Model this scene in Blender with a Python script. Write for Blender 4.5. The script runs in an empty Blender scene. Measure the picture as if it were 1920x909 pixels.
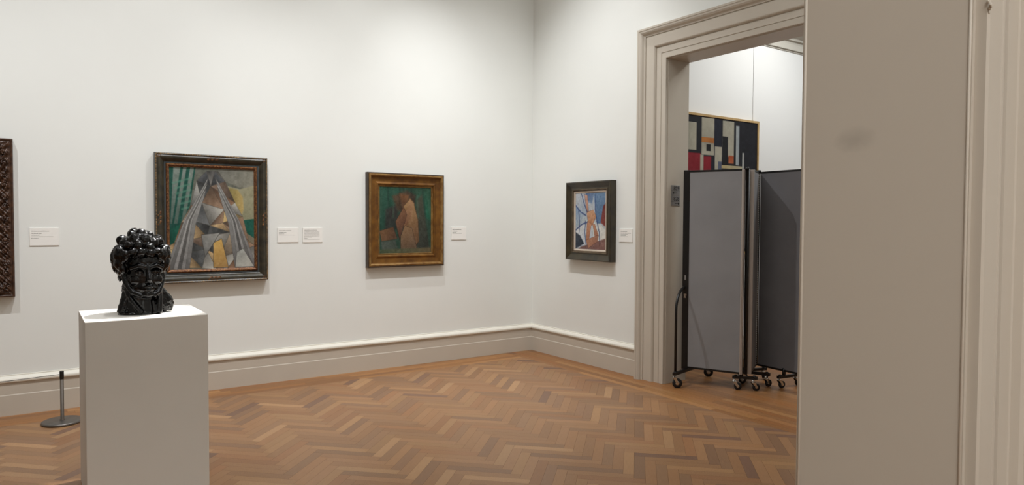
import bpy, bmesh, math, random
import numpy as np
from mathutils import Vector, Matrix

# ------------------------------------------------------------------ camera, light, exposure
C = bpy.context.scene.collection
sc = bpy.context.scene
sc.view_settings.view_transform = 'Standard'
sc.view_settings.look = 'None'
sc.view_settings.gamma = 1.0
sc.view_settings.use_curve_mapping = False
sc.view_settings.exposure = 0.0

YAW, PITCH, ROLL, EYE = 0.6076, 0.0305, 0.0047, 1.55
Fh = Vector((math.sin(YAW), math.cos(YAW), 0)); Rv = Vector((math.cos(YAW), -math.sin(YAW), 0)); Uv = Vector((0, 0, 1))
D = Fh * math.cos(PITCH) - Uv * math.sin(PITCH)
V = Fh * math.sin(PITCH) + Uv * math.cos(PITCH)
right = Rv * math.cos(ROLL) + V * math.sin(ROLL)
up = -Rv * math.sin(ROLL) + V * math.cos(ROLL)
cam = bpy.data.cameras.new('camera'); camo = bpy.data.objects.new('camera', cam); C.objects.link(camo)
cam.sensor_fit = 'HORIZONTAL'; cam.sensor_width = 36.0; cam.lens = 1297.1 / 1920 * 36
cam.clip_start = 0.02; cam.clip_end = 100
M4 = Matrix((right, up, -D)).transposed().to_4x4(); M4.translation = Vector((0, 0, EYE))
camo.matrix_world = M4
sc.camera = camo

w = bpy.data.worlds.new('World'); sc.world = w; w.use_nodes = True
w.node_tree.nodes['Background'].inputs[0].default_value = (0.9, 0.93, 1.0, 1)
w.node_tree.nodes['Background'].inputs[1].default_value = 0.15

A = 4.947      # face of the right hand wall's baseboard (x)
B = 6.697      # face of the back wall's baseboard (y)
ZC = 5.62      # ceiling

def area(name, loc, size, watts, col=(1, .97, .92), rot=(0, 0, 0), sy=None):
    l = bpy.data.lights.new(name, 'AREA'); l.shape = 'RECTANGLE'; l.size = size; l.size_y = sy or size
    l.energy = watts; l.color = col
    o = bpy.data.objects.new(name, l); C.objects.link(o); o.location = loc; o.rotation_euler = rot
    return o
def spot(name, loc, tgt, watts, ang=70, blend=.9, r=.05, col=(1, .965, .90)):
    l = bpy.data.lights.new(name, 'SPOT'); l.energy = watts; l.spot_size = math.radians(ang); l.spot_blend = blend
    l.shadow_soft_size = r; l.color = col
    o = bpy.data.objects.new(name, l); C.objects.link(o); o.location = loc
    o.rotation_euler = (Vector(tgt) - Vector(loc)).to_track_quat('-Z', 'Y').to_euler()
    return o
# unseen soft fills added overhead: gallery, room the camera stands in, next room
area('gallery_fill', (1.6, 3.0, 5.58), 3.4, 84, (.96, .98, 1.0))
area('anteroom_fill', (-.5, -2.3, 5.58), 2.2, 215, (.98, .985, 1.0))
area('next_room_fill', (7.6, 2.4, 5.5), 2.2, 95, (.95, .98, 1.0))
# wall washing spots on a track about 2.3 m off each hung wall
WC = (.97, .98, 1.0)
for x, wt in ((-1.2, 285), (0.85, 325), (2.8, 320), (4.3, 105)):
    spot('wall_spot', (x, B - 2.2, 5.4), (x, B, .45), wt, 80, 1.0, .04, WC)
for y, wt in ((5.5, 310), (1.3, 60)):
    spot('wall_spot', (A - 2.2, y, 5.4), (A, y, .45), wt, 80, 1.0, .04, WC)
spot('plinth_spot', (1.95, 4.95, 5.4), (0.53, 4.52, 1.12), 1500, 10, .5, .03, (1, .98, .95))
spot('next_wall_spot', (6.9, 3.6, 4.4), (6.6, 4.95, 1.9), 95, 110, 1.0, .06, (1, .985, .94))

# ------------------------------------------------------------------ materials
def s2l(c):
    return tuple(((v / 255) / 12.92 if v / 255 <= .04045 else ((v / 255 + .055) / 1.055) ** 2.4) for v in c)
def mat(name, rgb, rough=.5, metal=0, spec=.5, bump=0, bscale=200, vary=0, vscale=5, coat=0, rgb2=None, stretch=None, detail=6):
    m = bpy.data.materials.new(name); m.use_nodes = True
    nt = m.node_tree; b = nt.nodes['Principled BSDF']
    b.inputs['Base Color'].default_value = (*s2l(rgb), 1)
    b.inputs['Roughness'].default_value = rough; b.inputs['Metallic'].default_value = metal
    b.inputs['Specular IOR Level'].default_value = spec
    if coat: b.inputs['Coat Weight'].default_value = coat; b.inputs['Coat Roughness'].default_value = .12
    tc = nt.nodes.new('ShaderNodeTexCoord'); mp = nt.nodes.new('ShaderNodeMapping')
    nt.links.new(tc.outputs['Object'], mp.inputs[0])
    if stretch: mp.inputs['Scale'].default_value = stretch
    if vary or rgb2:
        n = nt.nodes.new('ShaderNodeTexNoise'); n.inputs['Scale'].default_value = vscale; n.inputs['Detail'].default_value = detail
        nt.links.new(mp.outputs[0], n.inputs[0])
        r = nt.nodes.new('ShaderNodeValToRGB'); nt.links.new(n.outputs[0], r.inputs[0])
        a = s2l(rgb)
        if rgb2: c0, c1 = a, s2l(rgb2)
        else: c0 = tuple(v * (1 - vary) for v in a); c1 = tuple(min(1, v * (1 + vary)) for v in a)
        r.color_ramp.elements[0].position = .32; r.color_ramp.elements[1].position = .68
        r.color_ramp.elements[0].color = (*c0, 1); r.color_ramp.elements[1].color = (*c1, 1)
        nt.links.new(r.outputs[0], b.inputs['Base Color'])
    if bump:
        n = nt.nodes.new('ShaderNodeTexNoise'); n.inputs['Scale'].default_value = bscale; n.inputs['Detail'].default_value = 4
        nt.links.new(mp.outputs[0], n.inputs[0])
        bp = nt.nodes.new('ShaderNodeBump'); bp.inputs['Strength'].default_value = bump; bp.inputs['Distance'].default_value = .002
        nt.links.new(n.outputs[0], bp.inputs['Height']); nt.links.new(bp.outputs[0], b.inputs['Normal'])
    return m
def mat_attr(name, attr, rough=.5, spec=.5, grain=None, bump=.15, coat=0):
    m = bpy.data.materials.new(name); m.use_nodes = True
    nt = m.node_tree; b = nt.nodes['Principled BSDF']
    at = nt.nodes.new('ShaderNodeAttribute'); at.attribute_name = attr
    b.inputs['Roughness'].default_value = rough; b.inputs['Specular IOR Level'].default_value = spec
    if coat: b.inputs['Coat Weight'].default_value = coat; b.inputs['Coat Roughness'].default_value = .18
    n = nt.nodes.new('ShaderNodeTexNoise')
    if grain:   # wood grain stretched along each board (uv runs along it)
        uv = nt.nodes.new('ShaderNodeUVMap'); uv.uv_map = 'UVMap'
        mp = nt.nodes.new('ShaderNodeMapping'); mp.inputs['Scale'].default_value = grain
        nt.links.new(uv.outputs[0], mp.inputs[0]); nt.links.new(mp.outputs[0], n.inputs[0])
        n.inputs['Scale'].default_value = 1.0; n.inputs['Detail'].default_value = 5; n.inputs['Roughness'].default_value = .6
        mx = nt.nodes.new('ShaderNodeMix'); mx.data_type = 'RGBA'; mx.blend_type = 'MULTIPLY'
        r = nt.nodes.new('ShaderNodeValToRGB'); nt.links.new(n.outputs[0], r.inputs[0])
        r.color_ramp.elements[0].position = .3; r.color_ramp.elements[0].color = (.72, .68, .64, 1)
        r.color_ramp.elements[1].position = .7; r.color_ramp.elements[1].color = (1.1, 1.1, 1.1, 1)
        mx.inputs[0].default_value = .8
        nt.links.new(at.outputs['Color'], mx.inputs[6]); nt.links.new(r.outputs[0], mx.inputs[7])
        nt.links.new(mx.outputs[2], b.inputs['Base Color'])
    else:
        nt.links.new(at.outputs['Color'], b.inputs['Base Color'])
        tc = nt.nodes.new('ShaderNodeTexCoord'); nt.links.new(tc.outputs['Object'], n.inputs[0]); n.inputs['Scale'].default_value = 160
    bp = nt.nodes.new('ShaderNodeBump'); bp.inputs['Strength'].default_value = bump; bp.inputs['Distance'].default_value = .001
    nt.links.new(n.outputs[0], bp.inputs['Height']); nt.links.new(bp.outputs[0], b.inputs['Normal'])
    return m

WALL = mat('wall_paint', (234, 235, 230), .75, spec=.25, bump=.08, bscale=90, vary=.012, vscale=1.5)
CEIL = mat('ceiling_paint', (236, 236, 232), .85, spec=.2, bump=.05, bscale=60)
TRIM = mat('taupe_trim_paint', (198, 189, 175), .42, spec=.4, bump=.05, bscale=60, vary=.02, vscale=3)
PLINTH = mat('white_plinth_paint', (226, 222, 214), .55, spec=.35, bump=.04, bscale=120, vary=.01, vscale=4)
BRONZE = mat('black_bronze', (6, 6, 7), .15, spec=.45, bump=.9, bscale=38, vary=.4, vscale=20)
STEEL = mat('grey_steel', (112, 108, 104), .38, metal=.75, spec=.5, vary=.1, vscale=30)
STEELD = mat('dark_bronze_post', (84, 74, 64), .5, metal=.25, spec=.5, vary=.12, vscale=30)
CORD = mat('grey_cord', (88, 86, 82), .6, bump=.3, bscale=600)
BLACK = mat('black_powder_coat', (14, 13, 13), .38, spec=.45, bump=.1, bscale=300)
RUBBER = mat('black_rubber', (17, 17, 19), .55, bump=.1, bscale=300)
CHROME = mat('chrome', (200, 198, 194), .2, metal=1, vary=.05, vscale=40)
ALU = mat('brushed_aluminium', (176, 166, 158), .42, metal=.35, spec=.5, bump=.2, bscale=60, stretch=(40, 40, 1), vary=.08, vscale=8)
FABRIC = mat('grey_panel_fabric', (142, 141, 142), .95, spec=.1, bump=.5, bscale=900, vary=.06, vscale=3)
FABRICD = mat('shaded_panel_fabric', (112, 111, 113), .95, spec=.1, bump=.5, bscale=900, vary=.06, vscale=3)  # darker copy of the grey fabric: the third panel's shade put into its colour
LABEL = mat('label_card', (244, 242, 236), .6, spec=.3, bump=.03, bscale=300, vary=.005, vscale=10)
INK = mat('label_ink', (96, 94, 88), .7, bump=.02, vary=.1, vscale=100)
INKB = mat('label_ink_bold', (40, 38, 36), .7, bump=.02, vary=.1, vscale=100)
SIGN = mat('grey_sign_plate', (150, 148, 146), .4, metal=.3, bump=.05, vary=.04, vscale=30)
SIGNINK = mat('sign_ink', (20, 19, 18), .5, vary=.1, vscale=80)

# ------------------------------------------------------------------ mesh helpers
class MB:
    def __init__(s): s.v = []; s.f = []; s.mi = []; s.sm = []; s.cur = 0
    def add(s, vs, fs, smooth=False):
        n = len(s.v); s.v += [tuple(v) for v in vs]
        for f in fs: s.f.append([i + n for i in f]); s.mi.append(s.cur); s.sm.append(smooth)
        return s
    def box(s, lo, hi, M=None):
        x0, y0, z0 = lo; x1, y1, z1 = hi
        vs = [Vector(q) for q in ((x0, y0, z0), (x1, y0, z0), (x1, y1, z0), (x0, y1, z0), (x0, y0, z1), (x1, y0, z1), (x1, y1, z1), (x0, y1, z1))]
        if M is not None: vs = [M @ v for v in vs]
        return s.add(vs, [(0, 3, 2, 1), (4, 5, 6, 7), (0, 1, 5, 4), (1, 2, 6, 5), (2, 3, 7, 6), (3, 0, 4, 7)])
    def tube(s, pts, r, n=12, cap=True, smooth=True):
        pts = [Vector(p) for p in pts]; rs = r if isinstance(r, (list, tuple)) else [r] * len(pts)
        vs = []; up = None
        for i, p in enumerate(pts):
            t = (pts[min(i + 1, len(pts) - 1)] - pts[max(i - 1, 0)]).normalized()
            if up is None: up = Vector((0, 0, 1)) if abs(t.z) < .9 else Vector((1, 0, 0))
            a = t.cross(up).normalized(); b = a.cross(t).normalized(); up = b
            vs += [p + (a * math.cos(2 * math.pi * k / n) + b * math.sin(2 * math.pi * k / n)) * rs[i] for k in range(n)]
        fs = [(i * n + k, i * n + (k + 1) % n, (i + 1) * n + (k + 1) % n, (i + 1) * n + k) for i in range(len(pts) - 1) for k in range(n)]
        s.add(vs, fs, smooth)
        if cap:
            m = len(s.v) - len(vs)
            s.f.append([m + k for k in range(n)][::-1]); s.mi.append(s.cur); s.sm.append(False)
            s.f.append([m + (len(pts) - 1) * n + k for k in range(n)]); s.mi.append(s.cur); s.sm.append(False)
        return s
    def lathe(s, prof, c=(0, 0, 0), n=40, M=None, smooth=True):   # prof: (r, z)
        vs = []
        for r, z in prof:
            for k in range(n):
                v = Vector((r * math.cos(2 * math.pi * k / n), r * math.sin(2 * math.pi * k / n), z))
                if M is not None: v = M @ v
                vs.append(v + Vector(c))
        L = len(prof)
        fs = [(i * n + k, i * n + (k + 1) % n, (i + 1) * n + (k + 1) % n, (i + 1) * n + k) for i in range(L - 1) for k in range(n)]
        return s.add(vs, fs, smooth)
    def ell(s, c, r, n=8, m=5, M=None):
        vs = []
        for j in range(m + 1):
            th = math.pi * j / m
            for k in range(n):
                ph = 2 * math.pi * k / n
                v = Vector((r[0] * math.sin(th) * math.cos(ph), r[1] * math.sin(th) * math.sin(ph), r[2] * math.cos(th)))
                if M is not None: v = M @ v
                vs.append(v + Vector(c))
        fs = [(j * n + k, (j + 1) * n + k, (j + 1) * n + (k + 1) % n, j * n + (k + 1) % n) for j in range(m) for k in range(n)]
        return s.add(vs, fs, True)
    def build(s, name, mats, parent=None, bevel=0, clean=True, M=None, fixn=True):
        me = bpy.data.meshes.new(name)
        me.from_pydata([tuple(v) for v in s.v], [], s.f)
        for m in (mats if isinstance(mats, (list, tuple)) else [mats]): me.materials.append(m)
        me.polygons.foreach_set('material_index', s.mi); me.polygons.foreach_set('use_smooth', s.sm)
        if fixn:
            bm = bmesh.new(); bm.from_mesh(me)
            bmesh.ops.remove_doubles(bm, verts=bm.verts, dist=1e-6)
            bmesh.ops.recalc_face_normals(bm, faces=bm.faces)
            bm.to_mesh(me); bm.free()
        me.update()
        o = bpy.data.objects.new(name, me); C.objects.link(o)
        if parent: o.parent = parent
        if bevel:
            b = o.modifiers.new('bevel', 'BEVEL'); b.width = bevel; b.segments = 2; b.limit_method = 'ANGLE'; b.angle_limit = math.radians(40)
        return o
def tag(o, label=None, cat=None, group=None, kind=None):
    if label: o['label'] = label
    if cat: o['category'] = cat
    if group: o['group'] = group
    if kind: o['kind'] = kind
    return o
def thing(name, label, cat, loc=(0, 0, 0), rot=(0, 0, 0), group=None):
    o = bpy.data.objects.new(name, None); C.objects.link(o); o.location = loc; o.rotation_euler = rot
    o.empty_display_size = .1
    return tag(o, label, cat, group)
def copy_tree(o, parent=None):
    c = o.copy(); C.objects.link(c); c.parent = parent
    for ch in list(o.children): copy_tree(ch, c)
    return c
def struct(o): o['kind'] = 'structure'; return o

# ------------------------------------------------------------------ the room shell
FJ = 4.5706      # far jamb of the doorway in the right hand wall (y)
ND = 2.37        # its near jamb (hidden)
ZL = 3.093       # underside of its lintel
WX0, WX1 = A + .028, 5.262   # faces of the right hand wall
WY = B + .028
NX0, NX1 = -.62, 1.40        # opening of the near doorway
NY0, NY1 = .548, .895        # faces of the near wall
RX0, RX1, RY0 = -5.2, 10.4, -4.4

m = MB(); m.box((RX0, WY, 0), (WX1, WY + .3, ZC)); struct(m.build('wall_back', WALL))
m = MB()
m.box((WX0, FJ + .02, 0), (WX1, WY, ZC)); m.box((WX0, RY0, 0), (WX1, ND - .02, ZC)); m.box((WX0, ND - .02, ZL + .02), (WX1, FJ + .02, ZC))
struct(m.build('wall_right', WALL))
m = MB(); m.box((RX0 - .3, RY0, 0), (RX0, WY + .3, ZC)); struct(m.build('wall_left', WALL))
m = MB()
m.box((RX0, NY0, 0), (NX0 - .02, NY1, ZC)); m.box((NX1 + .02, NY0, 0), (WX0, NY1, ZC)); m.box((NX0 - .02, NY0, ZL + .02), (NX1 + .02, NY1, ZC))
struct(m.build('wall_front', WALL))
m = MB(); m.box((RX0 - .3, RY0 - .3, 0), (RX1, RY0, ZC)); struct(m.build('wall_rear', WALL))
NRY = 4.95   # back wall of the next room
m = MB(); m.box((WX1, NRY, 0), (6.775, NRY + .25, ZC)); m.box((6.778, NRY - .004, 0), (RX1, NRY + .25, ZC)); struct(m.build('wall_next_room_back', mat('cool_wall_paint', (238, 239, 238), .75, spec=.25, bump=.06, bscale=90)))
m = MB(); m.box((RX1, RY0 - .3, 0), (RX1 + .3, NRY + .25, ZC)); struct(m.build('wall_next_room_side', WALL))
m = MB(); m.box((RX0 - .3, RY0 - .3, ZC), (RX1 + .3, WY + .3, ZC + .2)); struct(m.build('ceiling', CEIL))

# moulding that runs along a wall: profile points (t out from the wall, z)
def run(prof, P0, P1, out, name, material, miter0=0, miter1=0):
    P0, P1, out = Vector(P0), Vector(P1), Vector(out); d = (P1 - P0).normalized(); m = MB(); vs = []
    for t, z in prof: vs.append(P0 + out * t + Vector((0, 0, z)) + d * (t * miter0))
    for t, z in prof: vs.append(P1 + out * t + Vector((0, 0, z)) - d * (t * miter1))
    n = len(prof)
    fs = [(i, i + 1, n + i + 1, n + i) for i in range(n - 1)] + [(n - 1, 0, n, 2 * n - 1)] + [tuple(range(n)), tuple(range(2 * n - 1, n - 1, -1))]
    m.add(vs, fs); return struct(m.build(name, material))
base_prof = [(0, 0), (.028, 0), (.028, .160), (.0255, .165), (.023, .166), (.023, .262), (0, .262)]
cap_prof = [(0, .262), (.030, .262), (.035, .266), (.037, .274), (.036, .284), (.032, .291), (.027, .295), (.023, .300), (.017, .306), (.010, .310), (.006, .311), (.006, .318), (0, .320)]
CAPW = mat('cream_cap', (228, 224, 212), .4, spec=.4, bump=.04, bscale=60)  # cap coloured paler than the baseboard below it
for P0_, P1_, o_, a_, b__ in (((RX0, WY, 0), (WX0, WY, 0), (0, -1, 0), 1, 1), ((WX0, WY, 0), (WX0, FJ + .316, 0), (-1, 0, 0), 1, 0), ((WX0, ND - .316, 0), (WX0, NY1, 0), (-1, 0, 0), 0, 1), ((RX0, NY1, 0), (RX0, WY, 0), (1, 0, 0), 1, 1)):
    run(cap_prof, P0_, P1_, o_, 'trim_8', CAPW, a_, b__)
run(base_prof, (RX0, WY, 0), (WX0, WY, 0), (0, -1, 0), 'baseboard_back', TRIM, 1, 1)
run(base_prof, (WX0, WY, 0), (WX0, FJ + .316, 0), (-1, 0, 0), 'baseboard_right', TRIM, 1, 0)
run(base_prof, (WX0, ND - .316, 0), (WX0, NY1, 0), (-1, 0, 0), 'baseboard_right', TRIM, 0, 1)
run(base_prof, (RX0, NY1, 0), (RX0, WY, 0), (1, 0, 0), 'baseboard_left', TRIM, 1, 1)
run(base_prof, (WX1, NRY, 0), (RX1, NRY, 0), (0, -1, 0), 'baseboard_next_room', TRIM, 0, 0)
# ceiling cornices
corn = [(0, -.36), (.025, -.36), (.03, -.33), (.02, -.325), (.02, -.25), (.05, -.22), (.055, -.19), (.10, -.13), (.16, -.09), (.165, -.06), (.21, -.05), (.22, 0), (0, 0)]
def cz(p): return [(t, ZC + z) for t, z in p]
run(cz(corn), (RX0, WY, 0), (WX0, WY, 0), (0, -1, 0), 'trim_5', TRIM, 1, 1)
run(cz(corn), (WX0, WY, 0), (WX0, NY1, 0), (-1, 0, 0), 'trim_6', TRIM, 1, 1)
CORN2 = mat('pale_cornice_paint', (200, 196, 186), .5, spec=.4, bump=.05, bscale=60)
corn2 = [(0, 3.585), (.012, 3.585), (.012, 3.60), (.03, 3.605), (.032, 3.66), (.028, 3.665), (.028, 3.70), (.05, 3.71), (.052, 3.735), (.10, 3.77), (.135, 3.80), (.14, 3.83), (.18, 3.835), (.19, 3.88), (.19, 3.93), (.25, 3.94), (.27, 4.05), (0, 4.05)]
run(corn2, (WX1, NRY, 0), (RX1, NRY, 0), (0, -1, 0), 'trim_7', CORN2, 0, 0)

# door surround: profile (s outward from opening edge, t out of the wall)
arch = [(.006, 0), (.006, .028), (.010, .032), (.056, .032), (.058, .028), (.062, .028), (.064, .034), (.118, .034), (.120, .030), (.124, .030), (.126, .040), (.134, .052), (.142, .056), (.236, .056), (.238, .050), (.244, .050), (.246, .060), (.256, .062), (.262, .068), (.270, .082), (.282, .092), (.298, .096), (.300, .100), (.318, .100), (.320, .096), (.320, 0)]
def surround(name, axis, plane, sign, e0, e1, zt, prof=arch):
    # axis 'x': wall plane x = plane, opening runs e0..e1 in y ; 'y': wall plane y = plane
    m = MB(); n = len(prof); vs = []
    for (e, ds, lvl) in ((e1, 1, 0), (e1, 1, 1), (e0, -1, 1), (e0, -1, 0)):
        for s, t in prof:
            q = e + ds * s; z = (zt + s) if lvl else 0
            vs.append((plane + sign * t, q, z) if axis == 'x' else (q, plane + sign * t, z))
    fs = []
    for k in range(3):
        for i in range(n - 1): fs.append((k * n + i, k * n + i + 1, (k + 1) * n + i + 1, (k + 1) * n + i))
        fs.append((k * n + n - 1, k * n, (k + 1) * n, (k + 1) * n + n - 1))
    fs += [tuple(range(n)), tuple(range(4 * n - 1, 3 * n - 1, -1))]
    m.add(vs, fs); return struct(m.build(name, TRIM))
surround('trim_1', 'x', WX0, -1, ND, FJ, ZL)
surround('trim_2', 'x', WX1, 1, ND, FJ, ZL, [(s + .03, t * .6) for s, t in arch])
near_arch = [(.006, 0), (.006, .028), (.010, .032), (.060, .032), (.062, .028), (.069, .028), (.071, .031), (.077, .031), (.078, .027), (.081, .027), (.083, .034), (.128, .034), (.132, .036), (.136, .050), (.142, .056)] + [(s, t) for s, t in arch if s > .2]
surround('trim_3', 'y', NY0 + .022, -1, NX0, NX1 + .004, ZL, near_arch)
surround('trim_4', 'y', NY1, 1, NX0, NX1, ZL, [(s + .06, t * .5) for s, t in arch])

m = MB(); random.seed(2)          # lump of chipped old paint on the corner of the near surround
for k in range(9): m.ell((1.409 + random.uniform(-.003, .004), .537 + random.uniform(-.002, .003), 1.936 + random.uniform(-.009, .016)), (random.uniform(.002, .004), .002, random.uniform(.002, .005)), 8, 5)
struct(m.build('trim_9', TRIM))
# linings of the two openings (jambs and lintel underside)
def stained(name):
    m = mat(name, (198, 189, 175), .45, spec=.4, bump=.05, bscale=60)
    nt = m.node_tree; b = nt.nodes['Principled BSDF']
    g = nt.nodes.new('ShaderNodeNewGeometry'); mp = nt.nodes.new('ShaderNodeMapping'); mp.vector_type = 'POINT'
    mp.inputs['Location'].default_value = (-1.4 / .5, -.775 / .05, -1.722 / .028); mp.inputs['Scale'].default_value = (2, 20, 1 / .028)
    gr = nt.nodes.new('ShaderNodeTexGradient'); gr.gradient_type = 'SPHERICAL'
    no = nt.nodes.new('ShaderNodeTexNoise'); no.inputs['Scale'].default_value = 22; nt.links.new(g.outputs['Position'], no.inputs[0])
    nt.links.new(g.outputs['Position'], mp.inputs[0])
    ad = nt.nodes.new('ShaderNodeVectorMath'); ad.operation = 'ADD'
    sb = nt.nodes.new('ShaderNodeVectorMath'); sb.operation = 'SUBTRACT'; sb.inputs[1].default_value = (.5, .5, .5)
    nt.links.new(no.outputs['Color'], sb.inputs[0]); nt.links.new(mp.outputs[0], ad.inputs[0]); nt.links.new(sb.outputs[0], ad.inputs[1])
    nt.links.new(ad.outputs[0], gr.inputs[0])
    r = nt.nodes.new('ShaderNodeValToRGB'); nt.links.new(gr.outputs[0], r.inputs[0])
    c = s2l((198, 189, 175)); r.color_ramp.elements[0].color = (*c, 1); r.color_ramp.elements[1].color = (*[v * .80 for v in c], 1)
    r.color_ramp.elements[1].position = .9
    nt.links.new(r.outputs[0], b.inputs['Base Color'])
    return m
JAMB = stained('scuffed_jamb_paint')
m = MB()
m.box((WX0 - .0, FJ, 0), (WX1, FJ + .02, ZL + .02)); m.box((WX0, ND - .02, 0), (WX1, ND, ZL + .02)); m.box((WX0, ND, ZL), (WX1, FJ, ZL + .02))
struct(m.build('door_2', TRIM))
m = MB()
m.box((NX1, NY0 + .012, 0), (NX1 + .02, NY1, ZL + .02)); m.box((NX0 - .02, NY0 + .012, 0), (NX0, NY1, ZL + .02)); m.box((NX0, NY0 + .012, ZL), (NX1, NY1, ZL + .02))
for x, s in ((NX1, -1), (NX0, 1)):       # small bead down each edge of the jamb
    m.tube([(x, NY1 - .006, 0), (x, NY1 - .006, ZL)], .003, 8)
    m.tube([(x, NY0 + .017, 0), (x, NY0 + .016, ZL)], .0025, 8)
struct(m.build('door_1', JAMB))

# ------------------------------------------------------------------ floor of oak boards
random.seed(4)
def board_tone(border=False, dim=1.0):
    base = random.choice([(152, 112, 76), (147, 109, 75), (155, 116, 81), (143, 108, 77), (158, 120, 82), (149, 107, 72), (137, 103, 75), (154, 115, 79)])
    if random.random() < .05: base = (168, 130, 92)
    if random.random() < .05: base = (124, 93, 73)
    if border: base = (base[0] + 2, base[1] - 6, base[2] - 14)
    k = random.uniform(.955, 1.04) * dim
    return s2l(tuple(min(255, v * k) for v in base))
fv = []; ff = []; fuv = []; fcol = []
def board(poly, ax, o):      # poly of (x,y); ax unit direction of the grain
    n = len(fv); fv.extend([(x, y, 0.0) for x, y in poly]); ff.append(list(range(n, n + len(poly))))
    ou, ov = random.uniform(0, 50), random.uniform(0, 50)
    fuv.append([((x - o[0]) * ax[0] + (y - o[1]) * ax[1] + ou, -(x - o[0]) * ax[1] + (y - o[1]) * ax[0] + ov) for x, y in poly])
def clip(poly, f):
    out = []
    for i in range(len(poly)):
        a, b = poly[i], poly[(i + 1) % len(poly)]; fa, fb = f(a), f(b)
        if fa >= 0: out.append(a)
        if (fa >= 0) != (fb >= 0):
            t = fa / (fa - fb); out.append((a[0] + (b[0] - a[0]) * t, a[1] + (b[1] - a[1]) * t))
    return out
BW, NR, GAP = .068, 6, .0005
HX0, HX1, HY0, HY1 = -2.3, 4.592, .92, 6.377
c45 = math.sqrt(.5); ox, oy = 3.60, 4.56
def uv2xy(u, v): return (ox + (u - v) * c45, oy + (u + v) * c45)
for i in range(-110, 111):
    for mm in range(-14, 15):
        for kind in (0, 1):
            if kind == 0: u0, v0, du, dv = (i + 2 * NR * mm) * BW, i * BW, NR * BW, BW
            else: u0, v0, du, dv = i * BW, (i - 2 * NR + 1 + 2 * NR * mm) * BW, BW, NR * BW
            cx, cy = uv2xy(u0 + du / 2, v0 + dv / 2)
            if cx < HX0 - .4 or cx > HX1 + .4 or cy < HY0 - .4 or cy > HY1 + .4: continue
            g = GAP
            poly = [uv2xy(u0 + g, v0 + g), uv2xy(u0 + du - g, v0 + g), uv2xy(u0 + du - g, v0 + dv - g), uv2xy(u0 + g, v0 + dv - g)]
            for f in (lambda p: p[0] - HX0, lambda p: HX1 - p[0], lambda p: p[1] - HY0, lambda p: HY1 - p[1]):
                if len(poly) > 2: poly = clip(poly, f)
            if len(poly) < 3: continue
            board(poly, (c45, c45) if kind == 0 else (-c45, c45), poly[0]); fcol.append(board_tone())
def strips(x0, x1, y0, y1, along, wd, dim=1.0):
    if along == 'x':
        y = y0
        while y < y1 - .005:
            x = x0 - random.uniform(0, 1.2)
            while x < x1:
                L = random.uniform(.9, 1.8); a, b = max(x, x0), min(x + L, x1)
                if b > a + .001: board([(a, y + GAP), (b - 2 * GAP, y + GAP), (b - 2 * GAP, min(y + wd, y1) - GAP), (a, min(y + wd, y1) - GAP)], (1, 0), (a, y)); fcol.append(board_tone(True, dim))
                x += L
            y += wd
    else:
        x = x0
        while x < x1 - .005:
            y = y0 - random.uniform(0, 1.2)
            while y < y1:
                L = random.uniform(.9, 1.8); a, b = max(y, y0), min(y + L, y1)
                if b > a + .001: board([(x + GAP, a), (min(x + wd, x1) - GAP, a), (min(x + wd, x1) - GAP, b - 2 * GAP), (x + GAP, b - 2 * GAP)], (0, 1), (x, a)); fcol.append(board_tone(True, dim))
                y += L
            x += wd
strips(RX0, HX1, HY1, WY, 'x', .07)
strips(HX1, WX1 + .1, RY0, WY, 'y', .07, .97)
strips(WX1 + .1, RX1, RY0, NRY, 'y', .07, .97)
strips(RX0, HX1, RY0, HY0, 'x', .07)
strips(RX0, HX0, HY0, HY1, 'x', .07)
fme = bpy.data.meshes.new('floor'); fme.from_pydata(fv, [], ff); fme.update()
uvl = fme.uv_layers.new(name='UVMap'); ca = fme.color_attributes.new('tone', 'FLOAT_COLOR', 'CORNER')
uvs = []; cols = []
for u, c in zip(fuv, fcol):
    for q in u: uvs += q; cols += [*c, 1]
uvl.data.foreach_set('uv', uvs); ca.data.foreach_set('color', cols)
FLOOR = mat_attr('oak_boards', 'tone', .40, .45, grain=(5, 90, 1), bump=.10)
fme.materials.append(FLOOR)
bm = bmesh.new(); bm.from_mesh(fme)      # slab under the boards, seen only in the hairline joints
bm.to_mesh(fme); bm.free()
fo = bpy.data.objects.new('floor', fme); C.objects.link(fo); struct(fo)
m = MB(); m.box((RX0 - .3, RY0 - .3, -.12), (RX1 + .3, WY + .3, -.0015)); struct(m.build('floor', mat('joint_dark', (84, 56, 38), .8, vary=.1, vscale=10)))

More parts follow.
